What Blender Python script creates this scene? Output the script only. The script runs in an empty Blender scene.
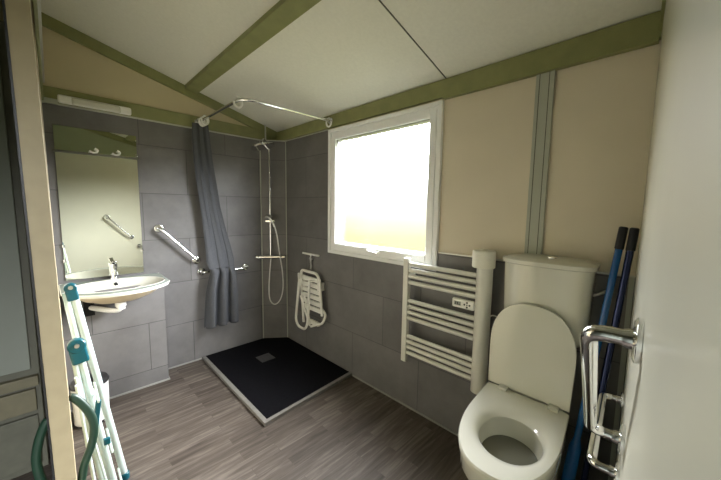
import bpy, bmesh, math, random
from mathutils import Vector, Matrix, Euler
random.seed(4)
PI = math.pi
K = 0.9                      # all coordinates below are multiplied by this to give metres
W, D, H = 1.83, 3.157, 1.5   # window wall plane, mirror wall plane, eye height
SC = bpy.context.scene

# ---------------------------------------------------------------- camera
F, YAW, PITCH, ROLL = 308.33, 0.785296, 0.102698, 0.0140572
cd = bpy.data.cameras.new('camera'); cam = bpy.data.objects.new('camera', cd)
SC.collection.objects.link(cam); SC.camera = cam
cd.sensor_fit = 'HORIZONTAL'; cd.sensor_width = 36; cd.lens = 36 * F / 721
cd.clip_start = 0.02; cd.clip_end = 200
_r = Vector((math.cos(YAW), -math.sin(YAW), 0))
_f = Vector((math.sin(YAW) * math.cos(PITCH), math.cos(YAW) * math.cos(PITCH), -math.sin(PITCH)))
_u = _r.cross(_f)
r2 = _r * math.cos(ROLL) + _u * math.sin(ROLL); u2 = -_r * math.sin(ROLL) + _u * math.cos(ROLL)
m3 = Matrix((r2, u2, -_f)).transposed()
cam.matrix_world = Matrix.Translation((0, 0, H * K)) @ m3.to_4x4()

# ---------------------------------------------------------------- world: overcast sky above, sunlit greenery below the horizon
wd = bpy.data.worlds.new('sky'); SC.world = wd; wd.use_nodes = True
nt = wd.node_tree; nt.nodes.clear()
out = nt.nodes.new('ShaderNodeOutputWorld'); bg = nt.nodes.new('ShaderNodeBackground')
tc = nt.nodes.new('ShaderNodeTexCoord'); sx = nt.nodes.new('ShaderNodeSeparateXYZ')
cr = nt.nodes.new('ShaderNodeValToRGB'); ad = nt.nodes.new('ShaderNodeMath'); ad.operation = 'MULTIPLY_ADD'
ad.inputs[1].default_value = 0.5; ad.inputs[2].default_value = 0.5
nt.links.new(tc.outputs['Generated'], sx.inputs[0]); nt.links.new(sx.outputs['Z'], ad.inputs[0])
nt.links.new(ad.outputs[0], cr.inputs[0]); nt.links.new(cr.outputs[0], bg.inputs[0]); nt.links.new(bg.outputs[0], out.inputs[0])
el = cr.color_ramp.elements
el[0].position = 0.0; el[0].color = (.013, .013, .005, 1)
el[1].position = 1.0; el[1].color = (1, 1, 1, 1)
for p, c in ((.435, (.0078, .0077, .0019, 1)), (.455, (.0086, .0083, .0026, 1)), (.480, (.0102, .0099, .0060, 1)), (.508, (.0130, .0127, .0110, 1)), (.528, (.035, .035, .034, 1)), (.57, (.7, .72, .72, 1)), (.60, (.93, .95, 1, 1))):
    e = el.new(p); e.color = c
bg.inputs[1].default_value = 96.0

def area(name, loc, rot, sx_, sy_, energy, col=(1, 1, 1), portal=False):
    l = bpy.data.lights.new(name, 'AREA'); l.shape = 'RECTANGLE'; l.size = sx_ * K; l.size_y = sy_ * K
    l.energy = energy; l.color = col
    if portal: l.cycles.is_portal = True
    o = bpy.data.objects.new(name, l); o.location = Vector(loc) * K; o.rotation_euler = rot
    SC.collection.objects.link(o); return o
# portals guide the sampling of the sky through the window and an unseen opening added behind the camera for fill light
area('window_portal', (1.925, 1.65, 1.635), (0, PI / 2, 0), .94, .96, 1, portal=True)
area('added_opening_portal', (-.5, -1.28, 1.1), (PI / 2, 0, 0), .3, 2.1, 1, portal=True)

SC.view_settings.view_transform = 'Standard'; SC.view_settings.look = 'None'
SC.view_settings.gamma = 1; SC.view_settings.use_curve_mapping = False
SC.view_settings.exposure = 0.0
SC.cycles.max_bounces = 14; SC.cycles.diffuse_bounces = 8; SC.cycles.transparent_max_bounces = 12
SC.cycles.caustics_reflective = False; SC.cycles.sample_clamp_indirect = 12
SC.cycles.use_denoising = True

# ---------------------------------------------------------------- materials
def mat(name, col, rough=.5, metal=0, nscale=0, namt=.08, bump=0, bscale=200, spec=.5, coat=0, trans=0):
    m = bpy.data.materials.new(name); m.use_nodes = True
    n = m.node_tree.nodes; L = m.node_tree.links; b = n['Principled BSDF']
    b.inputs['Base Color'].default_value = (*col, 1); b.inputs['Roughness'].default_value = rough
    b.inputs['Metallic'].default_value = metal; b.inputs['Specular IOR Level'].default_value = spec
    b.inputs['Coat Weight'].default_value = coat; b.inputs['Transmission Weight'].default_value = trans
    t = n.new('ShaderNodeTexCoord')
    if nscale:
        no = n.new('ShaderNodeTexNoise'); no.inputs['Scale'].default_value = nscale; no.inputs['Detail'].default_value = 5
        L.new(t.outputs['Object'], no.inputs['Vector'])
        r = n.new('ShaderNodeValToRGB')
        r.color_ramp.elements[0].position = .3; r.color_ramp.elements[1].position = .7
        r.color_ramp.elements[0].color = (*[c * (1 - namt) for c in col], 1)
        r.color_ramp.elements[1].color = (*[min(1, c * (1 + namt)) for c in col], 1)
        L.new(no.outputs['Fac'], r.inputs[0]); L.new(r.outputs[0], b.inputs['Base Color'])
    if bump:
        n2 = n.new('ShaderNodeTexNoise'); n2.inputs['Scale'].default_value = bscale
        L.new(t.outputs['Object'], n2.inputs['Vector'])
        bp = n.new('ShaderNodeBump'); bp.inputs['Strength'].default_value = bump; bp.inputs['Distance'].default_value = .002
        L.new(n2.outputs['Fac'], bp.inputs['Height']); L.new(bp.outputs[0], b.inputs['Normal'])
    return m

def tile_mat(name, axis, off_u, off_z, col, bw=.70, rh=.40, rough=.42):
    """large rectangular tiles in half bond; axis is the object coordinate that runs along the wall"""
    m = bpy.data.materials.new(name); m.use_nodes = True
    n = m.node_tree.nodes; L = m.node_tree.links; b = n['Principled BSDF']
    t = n.new('ShaderNodeTexCoord'); s = n.new('ShaderNodeSeparateXYZ'); c = n.new('ShaderNodeCombineXYZ')
    L.new(t.outputs['Object'], s.inputs[0])
    def madd(src, k, a):
        x = n.new('ShaderNodeMath'); x.operation = 'MULTIPLY_ADD'; x.inputs[1].default_value = k; x.inputs[2].default_value = a
        L.new(src, x.inputs[0]); return x.outputs[0]
    L.new(madd(s.outputs[axis], 1 / K, 70 - off_u), c.inputs[0]); L.new(madd(s.outputs['Z'], 1 / K, 8 - off_z), c.inputs[1])
    br = n.new('ShaderNodeTexBrick'); br.offset = .5; br.offset_frequency = 2; br.squash = 1
    br.inputs['Scale'].default_value = 1; br.inputs['Mortar Size'].default_value = .0028; br.inputs['Mortar Smooth'].default_value = .2
    br.inputs['Brick Width'].default_value = bw; br.inputs['Row Height'].default_value = rh; br.inputs['Bias'].default_value = 0
    br.inputs['Color1'].default_value = (*[x * .93 for x in col], 1); br.inputs['Color2'].default_value = (*[x * 1.07 for x in col], 1)
    br.inputs['Mortar'].default_value = (*[x * .5 for x in col], 1)
    L.new(c.outputs[0], br.inputs['Vector'])
    no = n.new('ShaderNodeTexNoise'); no.inputs['Scale'].default_value = 5; no.inputs['Detail'].default_value = 9; no.inputs['Roughness'].default_value = .65
    L.new(t.outputs['Object'], no.inputs['Vector'])
    rp = n.new('ShaderNodeValToRGB'); rp.color_ramp.elements[0].position = .3; rp.color_ramp.elements[1].position = .72
    rp.color_ramp.elements[0].color = (.82, .82, .82, 1); rp.color_ramp.elements[1].color = (1.15, 1.15, 1.15, 1)
    L.new(no.outputs['Fac'], rp.inputs[0])
    mx = n.new('ShaderNodeMix'); mx.data_type = 'RGBA'; mx.blend_type = 'MULTIPLY'; mx.inputs[0].default_value = 1
    L.new(br.outputs['Color'], mx.inputs[6]); L.new(rp.outputs[0], mx.inputs[7]); L.new(mx.outputs[2], b.inputs['Base Color'])
    b.inputs['Roughness'].default_value = rough; b.inputs['Specular IOR Level'].default_value = .4
    iv = n.new('ShaderNodeMath'); iv.operation = 'SUBTRACT'; iv.inputs[0].default_value = 1; L.new(br.outputs['Fac'], iv.inputs[1])
    bp = n.new('ShaderNodeBump'); bp.inputs['Strength'].default_value = .5; bp.inputs['Distance'].default_value = .002
    L.new(iv.outputs[0], bp.inputs['Height']); L.new(bp.outputs[0], b.inputs['Normal'])
    return m

def floor_mat():
    m = bpy.data.materials.new('grey oak planks'); m.use_nodes = True
    n = m.node_tree.nodes; L = m.node_tree.links; b = n['Principled BSDF']
    t = n.new('ShaderNodeTexCoord'); mp = n.new('ShaderNodeMapping'); mp.inputs['Location'].default_value = (30, 30, 0)
    L.new(t.outputs['Object'], mp.inputs[0])
    br = n.new('ShaderNodeTexBrick'); br.offset = .37; br.offset_frequency = 2
    br.inputs['Scale'].default_value = 1; br.inputs['Mortar Size'].default_value = .0012; br.inputs['Brick Width'].default_value = .46
    br.inputs['Row Height'].default_value = .075; br.inputs['Bias'].default_value = 0; br.inputs['Mortar Smooth'].default_value = .4
    br.inputs['Color1'].default_value = (0, 0, 0, 1); br.inputs['Color2'].default_value = (1, 1, 1, 1); br.inputs['Mortar'].default_value = (.2, .2, .2, 1)
    L.new(mp.outputs[0], br.inputs['Vector'])
    # grain: noise stretched along x, shifted per board
    ad_ = n.new('ShaderNodeVectorMath'); ad_.operation = 'ADD'; sc = n.new('ShaderNodeVectorMath'); sc.operation = 'SCALE'; sc.inputs['Scale'].default_value = 7
    L.new(br.outputs['Color'], sc.inputs[0]); L.new(mp.outputs[0], ad_.inputs[0]); L.new(sc.outputs[0], ad_.inputs[1])
    m2 = n.new('ShaderNodeMapping'); m2.inputs['Scale'].default_value = (3.2, 38, 1); L.new(ad_.outputs[0], m2.inputs[0])
    no = n.new('ShaderNodeTexNoise'); no.inputs['Scale'].default_value = 1; no.inputs['Detail'].default_value = 8; no.inputs['Roughness'].default_value = .62; no.inputs['Distortion'].default_value = .6
    L.new(m2.outputs[0], no.inputs['Vector'])
    s1 = n.new('ShaderNodeSeparateXYZ'); L.new(br.outputs['Color'], s1.inputs[0])
    x = n.new('ShaderNodeMath'); x.operation = 'MULTIPLY_ADD'; x.inputs[1].default_value = .16; x.inputs[2].default_value = -.08; L.new(s1.outputs[0], x.inputs[0])
    y = n.new('ShaderNodeMath'); y.operation = 'ADD'; L.new(x.outputs[0], y.inputs[0]); L.new(no.outputs['Fac'], y.inputs[1])
    r = n.new('ShaderNodeValToRGB'); e = r.color_ramp.elements
    e[0].position = .30; e[0].color = (.048, .038, .031, 1); e[1].position = .72; e[1].color = (.160, .136, .116, 1)
    q = e.new(.52); q.color = (.088, .073, .061, 1)
    L.new(y.outputs[0], r.inputs[0]); L.new(r.outputs[0], b.inputs['Base Color'])
    b.inputs['Roughness'].default_value = .55; b.inputs['Specular IOR Level'].default_value = .3
    bp = n.new('ShaderNodeBump'); bp.inputs['Strength'].default_value = .15; bp.inputs['Distance'].default_value = .002
    L.new(no.outputs['Fac'], bp.inputs['Height']); L.new(bp.outputs[0], b.inputs['Normal'])
    return m

def glass_pane_mat():
    m = bpy.data.materials.new('frosted glass'); m.use_nodes = True
    n = m.node_tree.nodes; L = m.node_tree.links; n.remove(n['Principled BSDF'])
    lw = n.new('ShaderNodeLayerWeight'); lw.inputs[0].default_value = .5
    fr = n.new('ShaderNodeMath'); fr.operation = 'POWER'; fr.inputs[1].default_value = 2; L.new(lw.outputs['Facing'], fr.inputs[0])
    tr = n.new('ShaderNodeBsdfTransparent'); tl = n.new('ShaderNodeBsdfTranslucent'); gl = n.new('ShaderNodeBsdfGlossy')
    tl.inputs[0].default_value = (.9, .92, .9, 1); gl.inputs['Roughness'].default_value = .15
    a = n.new('ShaderNodeMixShader'); a.inputs[0].default_value = .006; L.new(tr.outputs[0], a.inputs[1]); L.new(tl.outputs[0], a.inputs[2])
    c = n.new('ShaderNodeMixShader'); L.new(fr.outputs[0], c.inputs[0]); L.new(a.outputs[0], c.inputs[1]); L.new(gl.outputs[0], c.inputs[2])
    L.new(c.outputs[0], n['Material Output'].inputs[0]); return m

TILE = (.152, .148, .145)
M = dict(
    tile_back=tile_mat('grey stone tiles back', 'X', .545, 0, TILE),
    tile_box=tile_mat('grey stone tiles box', 'X', .508 - .35, .135, TILE),
    tile_right=tile_mat('grey stone tiles right', 'Y', 1.56, 0, TILE),
    tile_corner=tile_mat('grey stone tiles corner', 'X', .2, 0, TILE, bw=3),
    floor=floor_mat(), pane=glass_pane_mat(),
    ceiling=mat('textured white ceiling panel', (.73, .73, .65), .75, nscale=60, namt=.03, bump=.25, bscale=260),
    cream=mat('cream wall panel', (.66, .60, .475), .6, nscale=4, namt=.03, bump=.1, bscale=300),
    gable=mat('tan gable panel', (.56, .49, .32), .65, nscale=5, namt=.03),
    sagegable=mat('sage gable panel', (.30, .33, .20), .65, nscale=5, namt=.03),
    gloss=mat('pale satin wall panel', (.63, .615, .50), .22, nscale=6, namt=.015, spec=.5),
    strip=mat('tan door edge', (.42, .35, .215), .5, nscale=30, namt=.05),
    green=mat('olive green painted wood', (.225, .235, .095), .5, nscale=12, namt=.1),
    trim=mat('sage grey trim', (.40, .42, .355), .4),
    bead=mat('grey sealing bead', (.27, .27, .25), .5, nscale=20, namt=.05),
    trimlight=mat('pale aluminium trim', (.55, .55, .50), .35, metal=.3),
    white=mat('white plastic', (.84, .84, .80), .35, nscale=10, namt=.02),
    pvc=mat('white window plastic', (.84, .86, .86), .3),
    ceramic=mat('white glazed ceramic', (.68, .68, .60), .12, spec=.55, coat=.3, nscale=3, namt=.01),
    bounce_tinted=mat('unglazed tan ceramic', (.52, .43, .29), .6, nscale=8, namt=.05),  # basin underside: warm light bounced off the floor is put into its colour
    sage=mat('sage grey basin deck', (.26, .30, .26), .25, spec=.4, nscale=8, namt=.04),
    enamel=mat('white enamel', (.68, .68, .62), .3, nscale=15, namt=.02),
    chrome=mat('chrome', (.82, .83, .84), .08, metal=1, nscale=20, namt=.02),
    steel=mat('brushed metal', (.6, .6, .58), .28, metal=1, nscale=90, namt=.08),
    mirror=mat('mirror glass', (.94, .97, .89), .015, metal=1),
    black=mat('black plastic', (.012, .012, .013), .4, nscale=30, namt=.2),
    hole=mat('dark opening', (.004, .004, .004), .9),
    tray=mat('black stone-effect shower tray', (.0035, .0035, .005), .8, nscale=60, namt=.3, bump=.6, bscale=160, spec=.1),
    traydrain=mat('dark grey drain cover', (.05, .05, .052), .4, nscale=30, namt=.1),
    tray_edge=mat('grey tray edge', (.19, .18, .165), .5, nscale=40, namt=.15),
    curtain=mat('charcoal curtain fabric', (.080, .084, .092), .85, nscale=150, namt=.12, bump=.4, bscale=500, spec=.2),
    greenh=mat('dark green plastic', (.010, .036, .020), .45, nscale=10, namt=.1),
    teal=mat('teal plastic', (.0, .085, .12), .35, nscale=10, namt=.1),
    tubew=mat('white coated tube', (.58, .68, .65), .35),
    blue=mat('bright blue pole', (.008, .10, .32), .25, nscale=10, namt=.1, spec=.6),
    navy=mat('navy blue pole', (.02, .03, .09), .15, metal=.6),
    grip=mat('black rubber grip', (.006, .007, .010), .55, bump=.3, bscale=90),
    water=mat('bowl water', (.16, .16, .13), .03, spec=.6),
    dark=mat('dark grey-green wardrobe', (.11, .11, .08), .55, nscale=20, namt=.1),
    olive=mat('olive brown board', (.16, .145, .088), .5, nscale=20, namt=.1),
    corridor=mat('grey green wall panel', (.24, .26, .22), .6, nscale=6, namt=.04),
    lcd=mat('grey display', (.30, .33, .30), .2),
    gap=mat('dark joint', (.10, .10, .085), .8),
    paper=mat('white tissue paper', (.80, .79, .70), .9, bump=.5, bscale=120, nscale=50, namt=.03),
)

# ---------------------------------------------------------------- mesh helpers (coordinates in scene units, scaled by K when linked)
def NB(): return bmesh.new()
def box(bm, x0, x1, y0, y1, z0, z1, bev=0, rot=None, piv=None):
    r = bmesh.ops.create_cube(bm, size=1); vs = r['verts']
    for v in vs:
        v.co = Vector(((x0 + x1) / 2 + v.co.x * (x1 - x0), (y0 + y1) / 2 + v.co.y * (y1 - y0), (z0 + z1) / 2 + v.co.z * (z1 - z0)))
    if bev:
        es = list({e for v in vs for e in v.link_edges})
        g = bmesh.ops.bevel(bm, geom=es, offset=bev, segments=3, affect='EDGES', profile=.5); vs = list({v for f in g['faces'] for v in f.verts} | {v for v in vs if v.is_valid})
    if rot:
        p = Vector(piv or ((x0 + x1) / 2, (y0 + y1) / 2, (z0 + z1) / 2)); R_ = Euler(rot).to_matrix()
        for v in vs: v.co = p + R_ @ (v.co - p)
    return vs
def frames(P, closed):
    n = len(P); T = []
    for i in range(n):
        a = P[(i - 1) % n] if (closed or i > 0) else P[i]; b = P[(i + 1) % n] if (closed or i < n - 1) else P[i]
        T.append((b - a).normalized())
    u = T[0].orthogonal().normalized(); out = []
    for t in T:
        u = (u - t * u.dot(t)).normalized(); out.append((u.copy(), t.cross(u)))
    return out
def tube(bm, pts, r, closed=False, seg=12, rr=None, flat=None):
    P = [Vector(p) for p in pts]; fr = frames(P, closed); rings = []
    for i, (p, (u, v)) in enumerate(zip(P, fr)):
        q = rr[i] if rr else r
        ring = []
        for k in range(seg):
            o = u * math.cos(2 * PI * k / seg) * q + v * math.sin(2 * PI * k / seg) * q
            if flat: o = Vector((o.x * flat[0], o.y * flat[1], o.z * flat[2]))
            ring.append(bm.verts.new(p + o))
        rings.append(ring)
    skin(bm, rings, closed, True)
def skin(bm, rings, closed=False, caps=True, loop=True):
    n = len(rings[0])
    for i in range(len(rings) - (0 if closed else 1)):
        a = rings[i]; b = rings[(i + 1) % len(rings)]
        for k in range(n if loop else n - 1):
            bm.faces.new((a[k], a[(k + 1) % n], b[(k + 1) % n], b[k]))
    if caps and not closed:
        bm.faces.new(rings[0][::-1]); bm.faces.new(rings[-1])
def loft(bm, R_, caps=True):
    skin(bm, [[bm.verts.new(Vector(p)) for p in r] for r in R_], False, caps)
def fillet(pts, r, n=6, closed=False):
    P = [Vector(p) for p in pts]; out = []
    N = len(P)
    for i in range(N):
        if not closed and i in (0, N - 1): out.append(P[i]); continue
        a = P[(i - 1) % N] - P[i]; b = P[(i + 1) % N] - P[i]
        d = min(r, a.length * .48, b.length * .48); A = P[i] + a.normalized() * d; B_ = P[i] + b.normalized() * d
        for k in range(n + 1):
            t = k / n; out.append(A * (1 - t) ** 2 + P[i] * 2 * t * (1 - t) + B_ * t * t)
    return out
def smooth_path(pts, n=8):
    P = [Vector(p) for p in pts]; out = []
    for i in range(len(P) - 1):
        p0 = P[max(i - 1, 0)]; p1 = P[i]; p2 = P[i + 1]; p3 = P[min(i + 2, len(P) - 1)]
        for k in range(n):
            t = k / n; out.append(.5 * ((2 * p1) + (p2 - p0) * t + (2 * p0 - 5 * p1 + 4 * p2 - p3) * t * t + (3 * p1 - p0 - 3 * p2 + p3) * t ** 3))
    out.append(P[-1]); return out
def cyl(bm, a, b, r, seg=24, bev=0):
    a = Vector(a); b = Vector(b); d = (b - a).normalized()
    if bev: tube(bm, [a, a + d * .0001, a + d * bev, b - d * bev, b - d * .0001, b], r, seg=seg, rr=[r - bev, r - bev, r, r, r - bev, r - bev])
    else: tube(bm, [a, b], r, seg=seg)
def lathe(bm, c, prof, seg=32, axis='z'):
    rings = []
    for r, h in prof:
        ring = []
        for k in range(seg):
            x, y = r * math.cos(2 * PI * k / seg), r * math.sin(2 * PI * k / seg)
            p = {'z': (x, y, h), 'x': (h, x, y), 'y': (y, h, x)}[axis]
            ring.append(bm.verts.new(Vector(c) + Vector(p)))
        rings.append(ring)
    skin(bm, rings)
def rotz(bm, a, piv):
    p = Vector(piv); R_ = Matrix.Rotation(a, 3, 'Z')
    for v in bm.verts: v.co = p + R_ @ (v.co - p)

def thing(name, label, cat, loc, group=None, kind=None):
    o = bpy.data.objects.new(name, None); SC.collection.objects.link(o)
    o.location = Vector(loc) * K; o.empty_display_size = .05
    if kind: o['kind'] = kind
    else:
        o['label'] = label; o['category'] = cat
    if group: o['group'] = group
    o['org'] = list(loc); return o
def part(name, bm, m, parent=None, org=None, label=None, sharp=.7):
    bmesh.ops.recalc_face_normals(bm, faces=bm.faces)
    root = parent
    if parent is not None: org = list(parent['org'])
    org = Vector(org or (0, 0, 0))
    for v in bm.verts: v.co = (v.co - org) * K
    me = bpy.data.meshes.new(name); bm.to_mesh(me); bm.free(); me.materials.append(M[m])
    me.polygons.foreach_set('use_smooth', [True] * len(me.polygons)); me.set_sharp_from_angle(angle=sharp)
    o = bpy.data.objects.new(name, me); SC.collection.objects.link(o)
    if parent is not None: o.parent = parent
    else: o.location = org * K
    w_ = o.modifiers.new('normals', 'WEIGHTED_NORMAL'); w_.keep_sharp = True; w_.weight = 80
    o['org'] = list(org)
    if label: o['label'] = label
    return o
def single(name, bm, m, label, cat, org, group=None):
    o = part(name, bm, m, None, org); o['label'] = label; o['category'] = cat
    if group: o['group'] = group
    return o
def struct(name, bm, m, parent=None):
    o = part(name, bm, m, parent)
    if parent is None: o['kind'] = 'structure'
    return o

ceil_z = lambda x: .545 * 1.5 + 1.5 + .268 * (W - x)
RT = lambda x: -.022 + .06 * x            # the right-hand (front) wall is turned by some degrees
# ================================================================ SETTING
bm = NB(); box(bm, -1.5, W + .1, -1.4, D + .1, -.1, 0); struct('floor', bm, 'floor')
# ceiling: one pitched slab
def pitched(bm, x0, x1, y0, y1, lo, hi):
    vs = box(bm, x0, x1, y0, y1, 0, 1)
    for v in vs: v.co.z = ceil_z(v.co.x) + (hi if v.co.z > .5 else lo)
bm = NB(); pitched(bm, -1.5, W + .1, -1.4, D + .1, 0, .1); ce = struct('ceiling', bm, 'ceiling')
bm = NB(); pitched(bm, .0, W, 1.066, 1.074, -.002, .01); part('panel_joint', bm, 'gap', ce)
bm = NB(); pitched(bm, .905, 1.0, .0, D, -.03, .01); part('ceiling_batten', bm, 'green', ce)

# mirror wall
bm = NB(); box(bm, -1.5, W + .1, D, D + .1, 0, 3.4); wb = struct('wall_back', bm, 'gable')
bm = NB(); box(bm, -.002, 1.64, D - .008, D + .001, 0, 2.2); part('tile_cladding', bm, 'tile_back', wb)
bm = NB(); box(bm, -.002, 1.64, D - .012, D, 2.2, 2.212); struct('trim_1', bm, 'trimlight')
bm = NB(); box(bm, -.0, W, D - .022, D, 2.212, 2.316, .003); struct('trim_2', bm, 'green')
bm = NB(); vs = box(bm, 0, W, D - .025, D, 0, 1)
for v in vs: v.co.z = ceil_z(v.co.x) - (.002 if v.co.z > .5 else .082)
struct('trim_3', bm, 'green')
# tiled ledge below the basin
bm = NB(); box(bm, -.001, .63, 2.957, 2.975, 0, .86); box(bm, .612, .63, 2.975, D - .008, 0, .86)
lb = struct('wall_back_ledge', bm, 'tile_box')
bm = NB(); box(bm, .119, .18, 2.952, 2.96, .685, .80); part('pipe_opening', bm, 'hole', lb)
# window wall with its opening
wy0, wy1, wz0, wz1 = 1.09, 2.24, 1.10, 2.18

bm = NB()
box(bm, W + .003, W + .1, -1.4, wy0, 0, 2.5); box(bm, W + .003, W + .1, wy1, D, 0, 2.5)
box(bm, W + .003, W + .1, wy0, wy1, 0, wz0); box(bm, W + .003, W + .1, wy0, wy1, wz1, 2.5)
wr = struct('wall_right', bm, 'cream')
bm = NB(); box(bm, W - .004, W + .004, RT(W), wy0, 0, 1.21); box(bm, W - .004, W + .004, wy0, wy1, 0, wz0); box(bm, W - .004, W + .004, wy1, 2.985, 0, 2.2)
part('tile_cladding', bm, 'tile_right', wr)
bm = NB(); box(bm, W - .008, W, wy1, 2.985, 2.2, 2.21); box(bm, W - .009, W, .09, wy0, 1.208, 1.216); struct('trim_4', bm, 'trimlight')
bm = NB(); vs = box(bm, W - .03, W, RT(W), D - .02, 2.21, 2.316, .002); struct('trim_5', bm, 'green')
bm = NB(); vs = box(bm, W - .036, W, RT(W) + .005, 1.08, 2.196, 2.21, .002); part('lower_lip', bm, 'green', None); bpy.data.objects['lower_lip'].name = 'trim_6'; bpy.data.objects['trim_6']['kind'] = 'structure'
# vertical joint cover strip between the cream panels
bm = NB(); box(bm, W - .014, W, .465, .549, 1.216, 2.2, .002); jt = struct('trim_7', bm, 'trim')
for yy in (.487, .531):
    bm = NB(); box(bm, W - .0155, W - .012, yy - .0015, yy + .0015, 1.216, 2.2); part('joint_groove', bm, 'gap', jt)
# diagonal tiled corner panel
a = Vector((1.616, D, 0)); b = Vector((W, 2.985, 0))
bm = NB(); t = (b - a).normalized(); nrm = Vector((t.y, -t.x, 0))
def prism(bm, pts, z0, z1):
    loft(bm, [[(x, y, z0) for x, y in pts], [(x, y, z1) for x, y in pts]])
prism(bm, [(1.616, D - .008), (W - .004, 2.985), (W, 2.99), (W, D), (1.62, D)], 0, 2.2); cp = struct('wall_corner', bm, 'tile_corner')
bm = NB()
for (x, y) in ((1.613, D - .010), (W - .006, 2.982)): cyl(bm, (x, y, 0), (x, y, 2.205), .006, 8)
part('edge_trim', bm, 'trim', cp)
bm = NB(); prism(bm, [(1.612, D - .012), (W - .008, 2.981), (W, 2.99), (W, D), (1.62, D)], 2.2, 2.21); part('top_trim', bm, 'trimlight', cp)
# left wall (door side), its green rail and cable trunking
bm = NB(); box(bm, -.035, -.002, 1.95, D, 0, 2.85)
vs = box(bm, -.035, -.002, .98, 1.96, 2.25, 2.95); struct('wall_left', bm, 'cream')
bm = NB(); box(bm, -.002, .010, 1.0, D - .02, 2.212, 2.33, .003); struct('trim_8', bm, 'green')
bm = NB(); box(bm, -.002, .022, 1.0, D - .02, 2.33, 2.385, .003); struct('trim_9', bm, 'trimlight')
bm = NB(); box(bm, -.001, .08, D - .03, D - .008, 2.2, 2.236, .003); struct('trim_10', bm, 'trim')
# front wall: satin panel, slightly turned, gable above
bm = NB()
pts = [(.05, RT(.05)), (W, RT(W)), (W, RT(W) - .08), (.05, RT(.05) - .08)]
prism(bm, pts, 0, 2.275); wf = struct('wall_front', bm, 'gloss')
g = NB(); pts2 = [(.05, RT(.05) - .02), (W, RT(W) - .02), (W, RT(W) - .08), (.05, RT(.05) - .08)]
loft(g, [[(x, y, 2.275) for x, y in pts2], [(x, y, ceil_z(x)) for x, y in pts2]]); part('gable_panel', g, 'sagegable', wf)
g = NB(); pts2 = [(.05, RT(.05) + .01), (W, RT(W) + .01), (W, RT(W) - .03), (.05, RT(.05) - .03)]
loft(g, [[(x, y, ceil_z(x) - .085) for x, y in pts2], [(x, y, ceil_z(x) - .003) for x, y in pts2]]); struct('trim_11', g, 'green')
# neighbouring space to the left and behind
bm = NB(); box(bm, -1.5, -1.4, -1.4, D, 0, 3.4); struct('wall_corridor', bm, 'corridor')
bm = NB(); box(bm, -1.4, -.65, -1.4, -1.3, 0, 3.4); box(bm, -.35, W + .1, -1.4, -1.3, 0, 3.2); box(bm, -.65, -.35, -1.4, -1.3, 2.15, 3.3); struct('wall_added_opening', bm, 'corridor')  # unseen rear wall; its narrow opening is added to light the door edge
# skirting bead along the foot of the walls
bm = NB(); box(bm, W - .012, W - .003, .1, 1.9, 0, .012); struct('baseboard_right', bm, 'bead')
bm = NB(); box(bm, .632, .97, D - .016, D - .007, 0, .012); box(bm, .0, .638, 2.948, 2.958, 0, .012); box(bm, .63, .638, 2.95, D - .008, 0, .012); struct('baseboard_back', bm, 'bead')
bm = NB(); box(bm, W - .02, W - .003, RT(W) + .002, RT(W) + .02, 0, 1.21); struct('trim_12', bm, 'trim')

# ---------------------------------------------------------------- window
win = thing('window_1', '', '', (W, 1.665, wz0), kind='structure')
def ring_frame(bm, x0, x1, y0, y1, z0, z1, wl, wr_, wb_, wt, bev=.003):
    box(bm, x0, x1, y0, y0 + wl, z0, z1, bev); box(bm, x0, x1, y1 - wr_, y1, z0, z1, bev)
    box(bm, x0, x1, y0 + wl, y1 - wr_, z0, z0 + wb_, bev); box(bm, x0, x1, y0 + wl, y1 - wr_, z1 - wt, z1, bev)
bm = NB(); ring_frame(bm, W - .022, W + .10, 1.088, 2.243, 1.083, 2.196, .028, .028, .028, .028); part('outer_frame', bm, 'pvc', win)
bm = NB(); ring_frame(bm, W - .008, W + .09, 1.116, 2.215, 1.111, 2.168, .022, .022, .02, .02); part('casement_frame', bm, 'pvc', win)
bm = NB(); ring_frame(bm, W - .016, W + .07, 1.13, 2.198, 1.126, 2.153, .052, .052, .052, .052, .006); part('sash', bm, 'pvc', win)
bm = NB(); ring_frame(bm, W + .0, W + .06, 1.180, 2.148, 1.176, 2.103, .012, .012, .012, .012); part('glazing_bead', bm, 'trim', win)
bm = NB(); box(bm, W + .046, W + .052, 1.185, 2.143, 1.182, 2.098); part('pane', bm, 'pane', win)
bm = NB(); box(bm, W - .028, W - .014, 1.60, 1.70, 1.142, 1.162, .004); hd = part('handle', bm, 'white', win)
bm = NB(); box(bm, W - .043, W - .027, 1.615, 1.72, 1.145, 1.158, .004, rot=(.12, 0, 0)); part('lever', bm, 'white', hd)

# ================================================================ DOOR LEAF seen edge-on at the left
dr = thing('door_1', '', '', (-.024, 1.0, 0), kind='structure')
def lean(bm):
    for v in bm.verts: v.co.x += .007 * (1.93 - v.co.z) / 1.12
bm = NB(); box(bm, -.042, -.005, 1.002, 1.94, .01, 2.24, .001); lean(bm); part('leaf', bm, 'strip', dr)
bm = NB(); box(bm, -.0455, -.0415, 1.0, 1.02, .01, 2.24); lean(bm); part('edge_seal', bm, 'black', dr)
for s, x0, q, dz in ((1, .002, 1, -.015), (-1, -.037, .66, -.055)):
    hb = NB()
    tube(hb, smooth_path([(x0, 1.045, 1.025 + dz), (x0 + s * .012 * q, 1.045, 1.015 + dz), (x0 + s * .032 * q, 1.045, .975 + dz), (x0 + s * .042 * q, 1.045, .93 + dz), (x0 + s * .036 * q, 1.045, .88 + dz), (x0 + s * .018 * q, 1.045, .83 + dz), (x0 + s * .010 * q, 1.045, .79 + dz), (x0, 1.045, .765 + dz)]), .0095)
    part('pull_handle', hb, 'greenh', dr, label='dark green curved pull handle')

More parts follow.
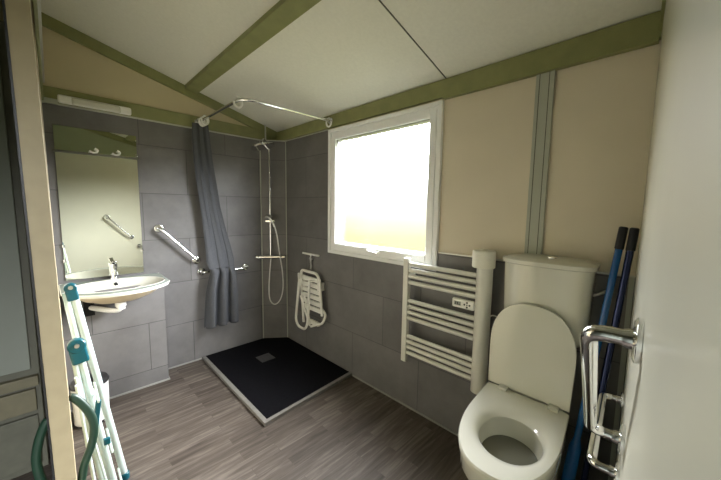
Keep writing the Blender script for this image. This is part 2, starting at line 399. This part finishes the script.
# ================================================================ WARDROBE in the neighbouring space
wd_ = thing('wardrobe', 'dark wardrobe with an olive drawer front seen through the gap left of the door', 'wardrobe', (-.6, 2.4, 0))
bm = NB(); box(bm, -1.2, -.103, 2.42, 3.1, 0, 2.4, .004); part('body', bm, 'dark', wd_)
bm = NB(); box(bm, -1.15, -.135, 2.40, 2.42, .60, 2.35, .004); part('door', bm, 'corridor', wd_)
bm = NB(); box(bm, -1.19, -.11, 2.385, 2.42, .505, .56, .004); part('rail', bm, 'olive', wd_)
bm = NB(); box(bm, -1.15, -.125, 2.395, 2.42, .36, .485, .004); part('drawer_front', bm, 'olive', wd_)
bm = NB(); box(bm, -1.15, -.125, 2.40, 2.42, .04, .33, .004); part('lower_door', bm, 'dark', wd_)

# ================================================================ SHOWER TRAY
TX, TY = .985, 1.905
tr = thing('shower_tray', 'black stone-effect shower tray in the far corner of the floor', 'shower tray', (1.4, 2.5, 0))
ol = [(TX - .015, TY - .03), (W - .006, TY + .03), (W - .006, 2.975), (1.606, D - .014), (TX, D - .014)]
bm = NB(); prism(bm, ol, .001, .022); bmesh.ops.bevel(bm, geom=[e for e in bm.edges if all(v.co.z > .02 for v in e.verts)], offset=.004, segments=2, affect='EDGES'); part('basin', bm, 'tray', tr)
bm = NB(); prism(bm, [(TX - .043, TY - .06), (TX - .012, TY - .03), (TX + .003, D - .012), (TX - .026, D - .012)], .001, .026); prism(bm, [(TX - .043, TY - .06), (W - .006, TY + .002), (W - .006, TY + .033), (TX - .012, TY - .03)], .001, .0255); part('edge_strip', bm, 'tray_edge', tr)
bm = NB(); box(bm, -.07, .07, -.07, .07, .022, .0265, .002)
for i in range(5): box(bm, -.05, .05, -.05 + i * .024, -.042 + i * .024, .0262, .0285)
for v in bm.verts: v.co += Vector((1.40, 2.70, 0))
part('drain_cover', bm, 'traydrain', tr, label='grey square drain cover')

# ================================================================ MIRROR, LIGHT, SHELF RAIL
mi = thing('mirror', 'tall frameless mirror above the washbasin', 'mirror', (.283, D - .012, .965))
bm = NB(); box(bm, .042, .525, D - .016, D - .010, .932, 2.06); part('mirror_glass', bm, 'mirror', mi)
for x, z in ((.045, 1.19), (.045, 1.08), (.523, 1.12), (.523, 1.9)):
    bm = NB(); box(bm, x - .008, x + .008, D - .024, D - .009, z - .012, z + .012, .003); part('clip', bm, 'chrome', mi)
lt = thing('wall_light', 'white tube light fitting above the mirror, switched off', 'wall light', (.285, D - .02, 2.2))
bm = NB(); box(bm, .078, .50, D - .06, D - .023, 2.212, 2.268, .012); part('housing', bm, 'white', lt)
bm = NB(); box(bm, .15, .43, D - .072, D - .04, 2.208, 2.262, .014); part('diffuser', bm, 'ceramic', lt, label='milky white tube cover')
bm = NB(); box(bm, .03, .535, D - .040, D - .016, 1.872, 1.886, .003)
single('mirror_rail', bm, 'dark', 'thin dark horizontal rail across the top of the mirror', 'rail', (.28, D - .016, 1.872))
def curl(x):
    bm = NB(); c = Vector((x, D - .050, 1.905))
    pts = [c + Vector((.024 * math.cos(t) , 0, .017 * math.sin(t))) for t in [(-2.9 + i * .26) for i in range(17)]]
    tube(bm, pts, .0065, seg=8); box(bm, x - .006, x + .006, D - .054, D - .030, 1.884, 1.892, .002)
    return bm
for x, l in ((.252, 'white curled plastic hook on the rail across the mirror, the one nearer the wall corner'), (.386, 'white curled plastic hook on the rail across the mirror, the one nearer the shower')):
    single('plastic_hook', curl(x), 'white', l, 'hook', (x, D - .05, 1.886), 'white hooks on the mirror rail')

# ================================================================ WASHBASIN
ZB = .912
ba = thing('washbasin', 'bow-fronted white washbasin with sage deck under the mirror', 'washbasin', (.32, D, .86))
def basin_out(e=0, n=28):
    L_ = [(.0 + e, D - .012)]
    for i in range(n + 1):
        t = i / n; x = .005 + e + (.632 - 2 * e) * t
        s = abs(2 * t - 1); L_.append((x, 2.575 + e + .175 * s ** 2.3 + (.03 * max(0, s - .93) / .07)))
    L_.append((.642 - e, D - .012)); return L_
def ell(a, b, cx=.322, cy=2.86, n=48, p=2.15):
    o = []
    for i in range(n):
        t = 2 * PI * i / n; c, s = math.cos(t), math.sin(t)
        o.append((cx + a * math.copysign(abs(c) ** (2 / p), c), cy + b * math.copysign(abs(s) ** (2 / p), s)))
    return o
bm = NB(); O = basin_out(); O2 = basin_out(.05); O3 = basin_out(.006)
loft(bm, [[(x, y, ZB - .034) for x, y in O2], [(x, y, ZB - .026) for x, y in O3], [(x, y, ZB - .008) for x, y in O], [(x, y, ZB - .003) for x, y in O3]], caps=False); part('rim', bm, 'ceramic', ba)
# deck with elliptic opening: bridge outline to ellipse by angle
def by_angle(outline, n, c):
    P = [Vector((x, y)) for x, y in outline] + [Vector(outline[0])]; res = []
    for i in range(n):
        t = 2 * PI * i / n; d = Vector((math.cos(t), math.sin(t))); best = None
        for a_, b_ in zip(P[:-1], P[1:]):
            e = b_ - a_; den = d.x * e.y - d.y * e.x
            if abs(den) < 1e-9: continue
            w_ = a_ - Vector(c); s_ = (w_.x * e.y - w_.y * e.x) / den; q = (w_.x * d.y - w_.y * d.x) / den
            if s_ > 0 and -1e-6 <= q <= 1 + 1e-6 and (best is None or s_ < best): best = s_
        res.append(tuple(Vector(c) + d * best))
    return res
n = 72; oo = by_angle(O3, n, (.322, 2.86)); ii = by_angle(ell(.293, .220), n, (.322, 2.86))
bm = NB(); loft(bm, [[(x, y, ZB - .012) for x, y in oo], [(x, y, ZB - .002) for x, y in oo], [(x, y, ZB) for x, y in ii], [(x, y, ZB - .006) for x, y in ii]], caps=False); part('deck', bm, 'sage', ba, label='sage grey basin deck')
bm = NB(); R_ = []
for a_, b_, z, dy in ((.293, .220, ZB - .002, 0), (.288, .215, ZB + .002, 0), (.272, .202, ZB - .004, 0), (.248, .18, ZB - .028, 0), (.17, .13, ZB - .065, -.005), (.12, .08, ZB - .09, -.01), (.05, .04, ZB - .10, -.01), (.02, .02, ZB - .102, -.01)):
    R_.append([(x, y + dy, z) for x, y in ell(a_, b_)])
loft(bm, R_, caps=False); bm.faces.new([v for v in bm.verts][-48:])
part('bowl', bm, 'ceramic', ba)
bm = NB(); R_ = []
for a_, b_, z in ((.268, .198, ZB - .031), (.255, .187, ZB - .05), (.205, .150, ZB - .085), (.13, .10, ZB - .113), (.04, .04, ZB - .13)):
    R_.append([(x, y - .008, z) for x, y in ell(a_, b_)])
loft(bm, R_, caps=False); bm.faces.new([v for v in bm.verts][-48:]); part('underside', bm, 'bounce_tinted', ba, label='underside tinted with warm floor bounce')
bm = NB(); cyl(bm, (.322, 3.02, .878), (.322, 3.043, .882), .012, 20); part('overflow_hole', bm, 'hole', ba, label='black overflow hole')
bm = NB(); lathe(bm, (.322, 2.85, ZB - .101), [(.024, 0), (.024, .004), (.018, .007), (.001, .008)]); part('drain', bm, 'chrome', ba)
bm = NB(); cyl(bm, (.322, 2.85, .80), (.322, 2.85, .745), .034, 20, .004); cyl(bm, (.322, 2.85, .76), (.322, 2.85, .725), .027, 20)
tube(bm, smooth_path([(.322, 2.85, .74), (.305, 2.855, .72), (.26, 2.875, .722), (.20, 2.92, .735), (.155, 2.97, .745)]), .019)
part('waste_pipe', bm, 'white', ba)
fa = thing('basin_tap', 'chrome mixer tap at the back of the washbasin', 'tap', (.322, 3.10, ZB))
bm = NB(); lathe(bm, (.322, 3.105, ZB), [(.028, 0), (.028, .006), (.023, .012), (.021, .085), (.024, .09), (.024, .12), (.001, .126)]); part('body', bm, 'chrome', fa)
bm = NB(); tube(bm, smooth_path([(.322, 3.10, ZB + .05), (.322, 3.06, ZB + .068), (.322, 3.01, ZB + .066), (.322, 2.98, ZB + .048)]), .013); part('spout', bm, 'chrome', fa)
bm = NB(); box(bm, .308, .336, 3.03, 3.125, ZB + .128, ZB + .142, .005, rot=(-.22, 0, 0)); part('lever', bm, 'chrome', fa)

# ================================================================ GRAB BARS
def flange(bm, c, axis, r=.033, t=.010):
    a_ = Vector(axis); tube(bm, [Vector(c), Vector(c) + a_ * t * .6, Vector(c) + a_ * t], r, seg=28, rr=[r, r, r * .8])
def grab(name, label, A, B_, nrm, off, r=.0125, fr=.034, grp=None):
    A = Vector(A); B_ = Vector(B_); nv = Vector(nrm).normalized()
    t = thing(name, label, 'grab bar', tuple((A + B_) / 2), grp)
    bm = NB(); d = (B_ - A).normalized()
    tube(bm, fillet([A + nv * .006, A + nv * off, B_ + nv * off, B_ + nv * .006], .042, 8), r, seg=16); part('bar', bm, 'chrome', t)
    for p in (A, B_):
        bm = NB(); flange(bm, p + nv * .0005, nv, fr); f = part('flange', bm, 'chrome', t)
        bm = NB(); tube(bm, [p + nv * .008, p + nv * .016, p + nv * .022], r + .003, rr=[r + .003, r + .0025, r + .0005], seg=20); part('collar', bm, 'chrome', f)
    return t
yb = D - .008
grab('grab_bar', 'slanting chrome grab bar on the tiled wall between mirror and curtain', (.652, yb, 1.30), (.945, yb, .985), (0, -1, 0), .062)
grab('grab_bar', 'level chrome grab bar on the tiled wall with the curtain draped over it', (.985, yb, .872), (1.42, yb, .862), (0, -1, 0), .06)
nf = Vector((-.06, 1, 0)).normalized()
grab('grab_bar', 'large slanting chrome grab bar in front, on the pale panel right of the toilet', (.606, RT(.606), 1.31), (.905, RT(.905), .975), nf, .064, r=.0125, fr=.034)
grab('grab_bar', 'smaller level chrome grab bar low on the pale panel beside the toilet', (1.0, RT(1.0), .822), (1.42, RT(1.42), .822), nf, .060, r=.0115, fr=.030)

# ================================================================ CURTAIN ROD, RINGS, CURTAIN
RZ = 2.262
cr_ = thing('curtain_rod', 'bent chrome shower curtain rod running from tiled wall to window wall', 'curtain rod', (1.0, 2.2, RZ))
bm = NB(); tube(bm, fillet([(1.0, D - .023, RZ), (1.0, 2.19, RZ), (W - .031, 2.19, RZ)], .12, 10), .0115, seg=14); part('rod', bm, 'chrome', cr_)
bm = NB(); flange(bm, (1.0, D - .0225, RZ), (0, -1, 0), .03, .012); part('flange', bm, 'chrome', cr_)
bm = NB(); flange(bm, (W - .0305, 2.19, RZ), (-1, 0, 0), .03, .012); part('flange', bm, 'chrome', cr_)
def cring(p, d, lab, rot=0, drop=0):
    p = Vector(p); dv = Vector(d).normalized(); up = Vector((0, 0, 1)); bm = NB()
    pts = []
    for i in range(19):
        t = PI * .62 - i * (PI * 1.62 / 18) * 1.02
        pts.append(p + dv * (.030 * math.cos(t)) + up * (.036 * math.sin(t) - .0155))
    if drop: pts += [pts[-1] + up * .012, ]
    tube(bm, pts, .0078, seg=8)
    R_ = Matrix.Rotation(rot, 3, 'Z')
    for v in bm.verts: v.co = p + R_ @ (v.co - p)
    single('curtain_ring', bm, 'white', lab, 'curtain ring', tuple(p), 'white curtain rings on the rod')
cring((1.0, 2.27, RZ), (1, 0, 0), 'white open curtain ring hanging near the bend of the rod')
for i, (y, r) in enumerate(((3.10, .15), (3.06, -.3), (3.02, .3), (2.98, -.15), (2.94, .15))):
    cring((1.0, y, RZ), (1, 0, 0), 'white curtain ring in the bunch at the mirror-wall end of the rod', r)
cring((1.775, 2.19, RZ), (0, 1, 0), 'white curtain ring at the window end of the rod', .1)
def curtain():
    bm = NB(); rings = []
    # height, centre x, half width, y, fold depth
    prof = [(2.232, .985, .066, 3.04, .020), (2.10, .99, .074, 3.05, .024), (1.9, 1.005, .080, 3.06, .026), (1.7, 1.03, .085, 3.065, .026), (1.5, 1.055, .086, 3.07, .026),
            (1.3, 1.085, .098, 3.072, .024), (1.1, 1.115, .115, 3.07, .026), (.98, 1.125, .125, 3.06, .03), (.915, 1.13, .118, 3.045, .022), (.893, 1.135, .110, 3.045, .020),
            (.86, 1.135, .112, 3.022, .024), (.80, 1.13, .122, 3.022, .030), (.68, 1.12, .135, 3.03, .034), (.5, 1.115, .145, 3.035, .036), (.36, 1.11, .15, 3.04, .038), (.335, 1.11, .15, 3.04, .038)]
    P = []
    for i in range(len(prof) - 1):
        a_, b_ = prof[i], prof[i + 1]; st = max(2, int(abs(a_[0] - b_[0]) / .03))
        for k in range(st):
            t = k / st; P.append([a_[j] * (1 - t) + b_[j] * t for j in range(5)])
    P.append(list(prof[-1])); n = 90
    for (z, cx, hw, y, fd) in P:
        r = []
        for k in range(n + 1):
            u = k / n; ph = u * 2 * PI * 2.6; lo = 1 if z < .9 else .3
            x = cx + hw * (2 * u - 1) + .10 * hw * math.sin(ph * 2 + .6)
            yy = y + lo * fd * math.sin(ph + .5 + .5 * math.sin(z * 2.1)) + .25 * fd * lo * math.sin(3.1 * ph + z * 3)
            r.append(bm.verts.new((x, min(yy, D - .015), z + (.006 * math.sin(ph * 2) if z < .34 else 0))))
        rings.append(r)
    skin(bm, rings, False, False, loop=False)
    return bm
cu = single('shower_curtain', curtain(), 'curtain', 'charcoal shower curtain bunched at the wall and draped over the level grab bar', 'shower curtain', (1.0, 3.05, .335))
sm = cu.modifiers.new('thickness', 'SOLIDIFY'); sm.thickness = .0025

# ================================================================ SHOWER COLUMN
pn = Vector((.615215, .788359, 0)); pt = Vector((.788359, -.615215, 0)); base = Vector((1.662, 3.043, 0))
def S(u, o, z): return base + pt * u - pn * o + Vector((0, 0, z))      # u along the panel, o out from the riser
sh = thing('shower_column', 'chrome shower column with round rain head on the corner panel', 'shower', tuple(S(0, 0, .95)))
bm = NB(); cyl(bm, S(0, 0, .95), S(0, 0, 2.15), .0095, 16); part('riser', bm, 'chrome', sh)
bm = NB(); cyl(bm, S(-.125, 0, .957), S(.135, 0, .957), .021, 20, .004); mx_ = part('mixer_bar', bm, 'chrome', sh)
for u in (-.14, .137):
    bm = NB(); cyl(bm, S(u - .017, 0, .957), S(u + .017, 0, .957), .024, 20, .004); part('control_knob', bm, 'chrome', mx_)
for u in (-.07, .07):
    bm = NB(); cyl(bm, S(u, -.06, .957), S(u, 0, .957), .014, 14); part('wall_connection', bm, 'chrome', mx_)
bm = NB(); lathe(bm, S(0, 0, 2.118), [(.001, -.02), (.02, -.014), (.024, 0), (.02, .014), (.001, .02)], 20); cyl(bm, S(0, -.06, 2.118), S(0, 0, 2.118), .01, 12); part('wall_bracket', bm, 'chrome', sh)
bm = NB(); hc = Vector((1.50, 2.868, 2.088)); tp = S(0, 0, 2.15)
tube(bm, fillet([tp - Vector((0, 0, .02)), tp + Vector((0, 0, .01)), Vector((hc.x, hc.y, 2.16)), hc], .03, 6), .009); part('arm', bm, 'chrome', sh)
bm = NB(); lathe(bm, (0, 0, 0), [(.001, .026), (.02, .024), (.03, .014), (.108, .010), (.116, .002), (.114, -.010), (.10, -.013), (.001, -.013)], 40)
for v in bm.verts: v.co = hc + Matrix.Rotation(-.22, 3, Vector((.7, .7, 0))) @ v.co
part('rain_head', bm, 'chrome', sh)
bm = NB(); cyl(bm, S(-.04, -.03, 2.14), S(-.04, -.03, 2.36), .008, 12); part('ceiling_pipe', bm, 'steel', sh)
bm = NB(); box(bm, -.045, .05, -.035, .02, -.012, .012, .004)
ang = math.atan2(pt.y, pt.x)
for v in bm.verts: v.co = S(0, 0, 1.35) + Matrix.Rotation(ang, 3, 'Z') @ v.co
sl = part('slider', bm, 'chrome', sh)
bm = NB(); lathe(bm, S(-.01, .05, 1.40), [(.001, -.012), (.033, -.010), (.036, 0), (.02, .015), (.001, .02)], 24); tube(bm, [S(-.01, .05, 1.40), S(.03, .055, 1.345), S(.05, .05, 1.29)], .011, seg=12)
part('hand_shower', bm, 'steel', sh)
bm = NB(); tube(bm, smooth_path([S(.05, .05, 1.30), S(.075, .05, 1.2), S(.10, .045, 1.0), S(.125, .03, .8), S(.13, .03, .62), S(.10, .03, .49), S(.04, .03, .435), S(-.01, .03, .49), S(-.02, .02, .62), S(-.01, .01, .80), S(0, 0, .94)], 10), .0065, seg=10); part('hose', bm, 'steel', sh)

# ================================================================ FOLDED SHOWER SEAT
ss = thing('folding_shower_chair', 'white slatted shower seat folded up against the tiled wall below the window corner', 'shower seat', (W, 2.48, .5))
X1 = 1.765
bm = NB(); tube(bm, fillet([(X1, 2.575, .33), (X1, 2.62, .80), (X1, 2.61, .868), (X1, 2.35, .868), (X1, 2.31, .80), (X1, 2.27, .47)], .06, 8), .0135); part('back_frame', bm, 'white', ss)
for i in range(6):
    z = .80 - i * .058; bm = NB(); box(bm, X1 - .012, X1 + .012, 2.30 - i * .004, 2.60 - i * .006, z - .021, z + .021, .006); part('slat', bm, 'white', ss)
bm = NB(); X2 = 1.70
tube(bm, fillet([(X2, 2.555, .78), (X2, 2.60, .50), (X2, 2.62, .36), (X2, 2.575, .30), (X2, 2.46, .30), (X2, 2.42, .36), (X2, 2.40, .50), (X2, 2.385, .80)], .05, 8), .0125); part('leg_loop', bm, 'white', ss)
for a_, b_, r_ in (((X2, 2.555, .78), (X1, 2.66, .82), .012), ((X2, 2.385, .80), (X1, 2.36, .80), .012), ((X2 + .02, 2.56, .62), (X2 + .03, 2.42, .34), .010), ((X2 + .02, 2.50, .64), (X2 + .03, 2.41, .36), .009)):
    bm = NB(); tube(bm, [a_, b_], r_); part('folding_arm', bm, 'white', ss)
bm = NB(); tube(bm, fillet([(X2 + .03, 2.40, .34), (X1 - .03, 2.22, .42), (X1 - .01, 2.20, .50), (X1 + .02, 2.30, .53)], .03), .012); box(bm, X1 - .03, X1 + .0, 2.30, 2.44, .36, .40, .006); part('seat_bracket', bm, 'white', ss)
for y in (2.33, 2.57):
    bm = NB(); box(bm, X1, W - .0045, y - .02, y + .02, .70, .78, .004); part('wall_mount', bm, 'white', ss)
sq = thing('squeegee', 'small pale T-shaped squeegee hanging above the folded shower seat', 'squeegee', (W, 2.49, .88))
bm = NB(); box(bm, 1.79, 1.806, 2.36, 2.635, 1.028, 1.046, .004); part('blade', bm, 'white', sq)
bm = NB(); tube(bm, smooth_path([(1.80, 2.495, 1.03), (1.80, 2.50, .97), (1.81, 2.505, .92), (1.80, 2.50, .885)]), .0095, rr=None); box(bm, 1.79, W - .0045, 2.48, 2.515, .985, 1.005, .003); part('handle', bm, 'steel', sq)

# ================================================================ TOWEL RADIATOR
ra = thing('towel_radiator', 'white electric towel radiator on the tiled wall below the window', 'radiator', (W, 1.0, .41))
bm = NB(); box(bm, 1.728, 1.764, 1.258, 1.300, .405, 1.158, .006); part('post', bm, 'enamel', ra)
bm = NB(); R_ = []
for z, s in ((.41, .9), (.414, 1), (1.166, 1), (1.17, .9)):
    R_.append([(1.765 - s * .055 * math.sin(PI * i / 14) ** .7, .733 - s * .044 * math.cos(PI * i / 14), z) for i in range(15)])
loft(bm, R_); part('post', bm, 'enamel', ra)
for z in (1.117, 1.075, 1.032, .988, .856, .813, .772, .730, .597, .557, .518, .476):
    bm = NB(); R_ = []
    for y in (.755, 1.265): R_.append([(1.747 + .0125 * math.cos(2 * PI * i / 14), y, z + .0145 * math.sin(2 * PI * i / 14)) for i in range(14)])
    loft(bm, R_); part('rail', bm, 'enamel', ra)
bm = NB(); box(bm, 1.722, 1.748, .772, .915, .903, .960, .010); cb = part('control_box', bm, 'white', ra)
bm = NB(); box(bm, 1.7205, 1.7225, .855, .898, .920, .944, .001); part('display', bm, 'lcd', cb)
for dy, dz in ((0, .014), (0, -.014), (.016, 0), (-.016, 0), (0, 0)):
    bm = NB(); cyl(bm, (1.7225, .815 + dy, .932 + dz), (1.7205, .815 + dy, .932 + dz), .0058 if dy or dz else .004, 12); part('button', bm, 'black', cb)
bm = NB(); box(bm, 1.7198, 1.7206, .884, .890, .924, .940); box(bm, 1.7198, 1.7206, .872, .878, .924, .940); box(bm, 1.7198, 1.7206, .861, .867, .924, .930); part('digits', bm, 'black', cb)
for y, z in ((.733, 1.03), (.733, .55), (1.28, 1.03), (1.28, .55)):
    bm = NB(); cyl(bm, (1.76, y, z), (W - .0045, y, z), .012, 12); cyl(bm, (W - .016, y, z), (W - .0045, y, z), .02, 16); part('wall_mount', bm, 'enamel', ra)
bm = NB(); tube(bm, smooth_path([(1.775, .715, .86), (1.79, .69, .885), (1.81, .66, .875), (W - .004, .63, .85)]), .004, seg=8); part('cable', bm, 'white', ra)
tp_ = thing('toilet_roll', 'white ribbed paper roll standing on the right post of the towel radiator', 'toilet roll', (1.745, .738, 1.17))
bm = NB(); lathe(bm, (1.745, .738, 1.1705), [(.022, 0), (.06, 0), (.063, .004), (.063, .094), (.06, .098), (.022, .098), (.022, 0)], 40); part('paper', bm, 'paper', tp_)

# ================================================================ TOILET
to = thing('toilet', 'white close-coupled toilet with its lid raised', 'toilet', (1.45, .42, 0))
TC = .416
def tank_out(e=0, n=22, back=W - .006):
    o = [(back, TC - .192 - e)]
    for i in range(n + 1):
        t = PI * i / n; c = -math.cos(t); s = math.sin(t)
        o.append((1.735 - e - .085 * s ** .8 * (1) , TC + (.196 + e) * math.copysign(abs(c) ** .72, c)))
    o.append((back, TC + .192 + e)); return o
def taper(L_, k, kx=1): return [(W - .006 + (x - W + .006) * kx, TC + (y - TC) * k) for x, y in L_]
bm = NB(); loft(bm, [[(x, y, z) for x, y in taper(tank_out(e), k, kx)] for z, e, k, kx in ((.84, -.02, .80, .75), (.86, -.006, .88, .86), (.90, 0, .93, .95), (1.0, 0, .965, .98), (1.228, 0, 1, 1))]); part('cistern', bm, 'ceramic', to)
bm = NB(); loft(bm, [[(min(x, W - .006), y, z) for x, y in tank_out(e)] for z, e in ((1.228, .002), (1.232, .008), (1.250, .010), (1.258, .004), (1.266, -.03), (1.270, -.09), (1.271, -.13))]); part('cistern_lid', bm, 'ceramic', to)
bm = NB(); lathe(bm, (1.735, TC - .02, 1.270), [(.022, -.002), (.022, .003), (.019, .005), (.001, .006)], 24); part('flush_button', bm, 'chrome', to)
AX = lambda x: .424 + .085 * (x - 1.5)
def seat_out(e=0, n=40, xb=1.60, xf=1.005, hw=.188):
    """D shape: square at the back, rounded front; clockwise seen from above"""
    o = []; L_ = xb - xf
    for i in range(n + 1):
        t = -PI / 2 + PI * i / n; c = math.cos(t); s = math.sin(t)
        xx = xf + .36 - (.36 + e) * abs(c) ** .92; yy = (hw + e) * math.copysign(abs(s) ** .86, s)
        o.append((xx, AX(xx) + yy))
    o.append((xb + e, AX(xb) + hw * .985 + e)); o.append((xb + e, AX(xb) - hw * .985 - e)); return o
def scl(L_, kx, ky, x0=1.60): return [(x0 + (x - x0) * kx, AX(x0 + (x - x0) * kx) + (y - AX(x)) * ky) for x, y in L_]
ZS = .592
NN = 72; cc = (1.278, AX(1.262) - .012)
hole = [(cc[0] + .142 * math.copysign(abs(math.cos(t)) ** .95, math.cos(t)), cc[1] + .085 * .142 * math.cos(t) + .118 * math.copysign(abs(math.sin(t)) ** .95, math.sin(t))) for t in [2 * PI * i / NN for i in range(NN)]]
so = by_angle(seat_out(), NN, cc); si = by_angle(hole, NN, cc)
mixp = lambda t: [(a_[0] * (1 - t) + b_[0] * t, a_[1] * (1 - t) + b_[1] * t) for a_, b_ in zip(so, si)]
bm = NB(); loft(bm, [[(x, y, z) for x, y in mixp(t)] for t, z in ((.05, ZS - .026), (0, ZS - .020), (0, ZS - .006), (.04, ZS), (.30, ZS + .001), (.62, ZS - .003), (.86, ZS - .012), (1.0, ZS - .030), (1.0, ZS - .04))], caps=False); part('seat', bm, 'ceramic', to)
bm = NB(); R_ = []
for z, kx, ky in ((.0, .62, .60), (.03, .62, .60), (.20, .66, .62), (.34, .76, .74), (.44, .90, .90), (.50, .97, .97), (ZS - .028, .985, .98)):
    R_.append([(x, y, z) for x, y in scl(seat_out(), kx, ky)])
loft(bm, R_, caps=False)
part('pan', bm, 'ceramic', to)
bm = NB(); R_ = []
for k, z, dx in ((1.02, ZS - .028, 0), (1.05, ZS - .06, 0), (1.0, ZS - .10, 0), (.84, ZS - .16, .01), (.6, ZS - .21, .03), (.4, ZS - .235, .04)):
    R_.append([(cc[0] + dx + (x - cc[0]) * k, cc[1] + (y - cc[1]) * k, z) for x, y in hole])
loft(bm, R_, caps=False); bm.faces.new([v for v in bm.verts][-NN:]); part('bowl_interior', bm, 'ceramic', to)
bm = NB(); bm.faces.new([bm.verts.new((cc[0] + (x - cc[0]) * .955, cc[1] + (y - cc[1]) * .955, ZS - .115)) for x, y in hole]); part('water', bm, 'water', to)
# pedestal behind, carrying the cistern
bm = NB(); box(bm, 1.655, W - .012, TC - .13, TC + .13, 0, .85, .02); part('pedestal', bm, 'ceramic', to)
# raised lid
bm = NB(); hx = 1.588; pts = []
hw = .190; zt = .445
N_ = 36
for i in range(N_ + 1):
    t = PI * i / N_; c = math.cos(t); s = math.sin(t)
    pts.append((hw * math.copysign(abs(c) ** .80, c), zt - .22 + .22 * s ** .90))
pts = [(hw * .97, 0)] + pts + [(-hw * .97, 0)]
yc = AX(1.59)
def lid_ring(e, dx): return [(hx + dx + .030 * (v_ / zt), yc + u_ * (1 - e / hw) + .02 * 0, ZS + .006 + max(v_, 0) * (1 - e / zt) + (e if v_ == 0 else 0)) for u_, v_ in pts]
loft(bm, [lid_ring(.008, .0), lid_ring(.001, .003), lid_ring(0, .010), lid_ring(.004, .018)]); part('lid', bm, 'ceramic', to)
for u_ in (-.125, .10):
    bm = NB(); box(bm, 1.553, 1.60, yc + u_ - .022, yc + u_ + .022, ZS - .002, ZS + .016, .006); part('hinge', bm, 'ceramic', to)
bm = NB(); tube(bm, smooth_path([(W - .02, TC - .16, 1.09), (W - .03, TC - .20, 1.11), (W - .022, .19, 1.125), (W - .014, .17, 1.13)]), .008, seg=10); part('supply_pipe', bm, 'steel', to)

# ================================================================ POLES leaning in the corner
def pole(label, top, bot, m, sleeve):
    top = Vector(top); bot = Vector(bot); d = (bot - top).normalized()
    t = thing('broom_handle', label, 'pole', tuple(bot), 'blue poles leaning beside the toilet')
    bm = NB(); cyl(bm, top + d * .08, bot, .0135, 16); part('shaft', bm, m, t)
    bm = NB(); cyl(bm, top, top + d * .10, .0165, 18, .004); part('grip', bm, 'grip', t)
    if sleeve:
        L_ = (bot - top).length; a_ = top + d * (L_ * .66)
        bm = NB(); tube(bm, [a_, a_ + d * .04, bot - d * .001], .02, seg=18, rr=[.014, .024, .027]); part('sleeve', bm, m, t)
    return t
pole('bright blue pole with black grip leaning beside the toilet, nearer the cistern', (1.752, .139, 1.435), (1.516, .251, .004), 'blue', True)
pole('dark navy pole with black grip leaning beside the toilet, nearer the pale panel', (1.745, .1025, 1.433), (1.575, .196, .004), 'navy', False)

# ================================================================ PEDAL BIN
bi = thing('pedal_bin', 'small white pedal bin with black lid below the washbasin', 'bin', (.085, 2.74, 0))
bm = NB(); lathe(bm, (.112, 2.74, 0), [(.088, .012), (.095, .016), (.100, .26), (.102, .27), (.096, .275), (.001, .275)], 36); part('body', bm, 'white', bi)
bm = NB(); lathe(bm, (.112, 2.74, 0), [(.09, 0), (.096, .004), (.096, .018), (.001, .018)], 36); part('base', bm, 'black', bi)
bm = NB(); lathe(bm, (.112, 2.74, .272), [(.104, 0), (.106, .01), (.095, .03), (.05, .042), (.001, .044)], 36); part('lid', bm, 'black', bi)

# ================================================================ FOLDED DRYING RACK leaning by the door
dk = thing('drying_rack', 'folded white drying rack with teal joints leaning behind the door edge', 'drying rack', (.14, 1.95, 0))
def flat_tube(bm, a_, b_, w, d): 
    a_ = Vector(a_); b_ = Vector(b_); t = (b_ - a_).normalized(); u = Vector((0, 1, 0)); u = (u - t * u.dot(t)).normalized(); v = t.cross(u)
    R_ = []
    for p in (a_, b_): R_.append([p + v * (w * math.cos(2 * PI * i / 14)) + u * (d * math.sin(2 * PI * i / 14)) for i in range(14)])
    loft(bm, R_)
RT_T = [((.048, 2.0, 1.08), (.195, 2.0, .012), .016), ((.022, 2.0, 1.08), (.135, 2.0, .012), .014),
        ((.047, 1.88, .84), (.150, 1.88, .012), .013), ((.026, 1.88, .84), (.105, 1.88, .012), .012), ((.03, 1.80, .70), (.075, 1.80, .012), .007), ((.03, 1.84, .72), (.125, 1.84, .012), .006)]
for a_, b_, w in RT_T:
    bm = NB(); flat_tube(bm, a_, b_, w, .012); part('tube', bm, 'tubew', dk)
for x, z in ((.18, .08), (.145, .33), (.11, .6)):
    bm = NB(); cyl(bm, (x - .012, 1.78, z), (x - .012, 2.0, z), .005, 8); part('rung', bm, 'tubew', dk)
for (x, y, z, r) in ((.040, 1.98, 1.105, .024), (.042, 1.86, .86, .033)):
    bm = NB(); cyl(bm, (x, y - .016, z), (x, y + .016, z), r, 28, .004); box(bm, x - r * .75, x + r * 1.1, y - .014, y + .014, z - r * 2.6, z - r * .3, .008, rot=(0, -.14, 0)); j = part('joint', bm, 'teal', dk, label='teal plastic joint')
    bm = NB(); cyl(bm, (x, y - .024, z + .004), (x, y - .016, z + .004), .009, 14); part('screw', bm, 'steel', j)
bm = NB(); box(bm, .080, .100, 1.79, 1.81, .47, .60, .004, rot=(0, .14, 0)); part('latch', bm, 'teal', dk, label='teal plastic latch')
bm = NB(); box(bm, .105, .13, 1.79, 1.81, .37, .40, .004); part('latch', bm, 'teal', dk, label='teal plastic latch')
for a_, b_, w in RT_T[:4]:
    bm = NB(); b_ = Vector(b_); cyl(bm, (b_.x, b_.y, .002), (b_.x, b_.y, .04), w + .004, 14, .003); part('foot', bm, 'teal', dk)

for o in bpy.data.objects:
    if 'org' in o: del o['org']
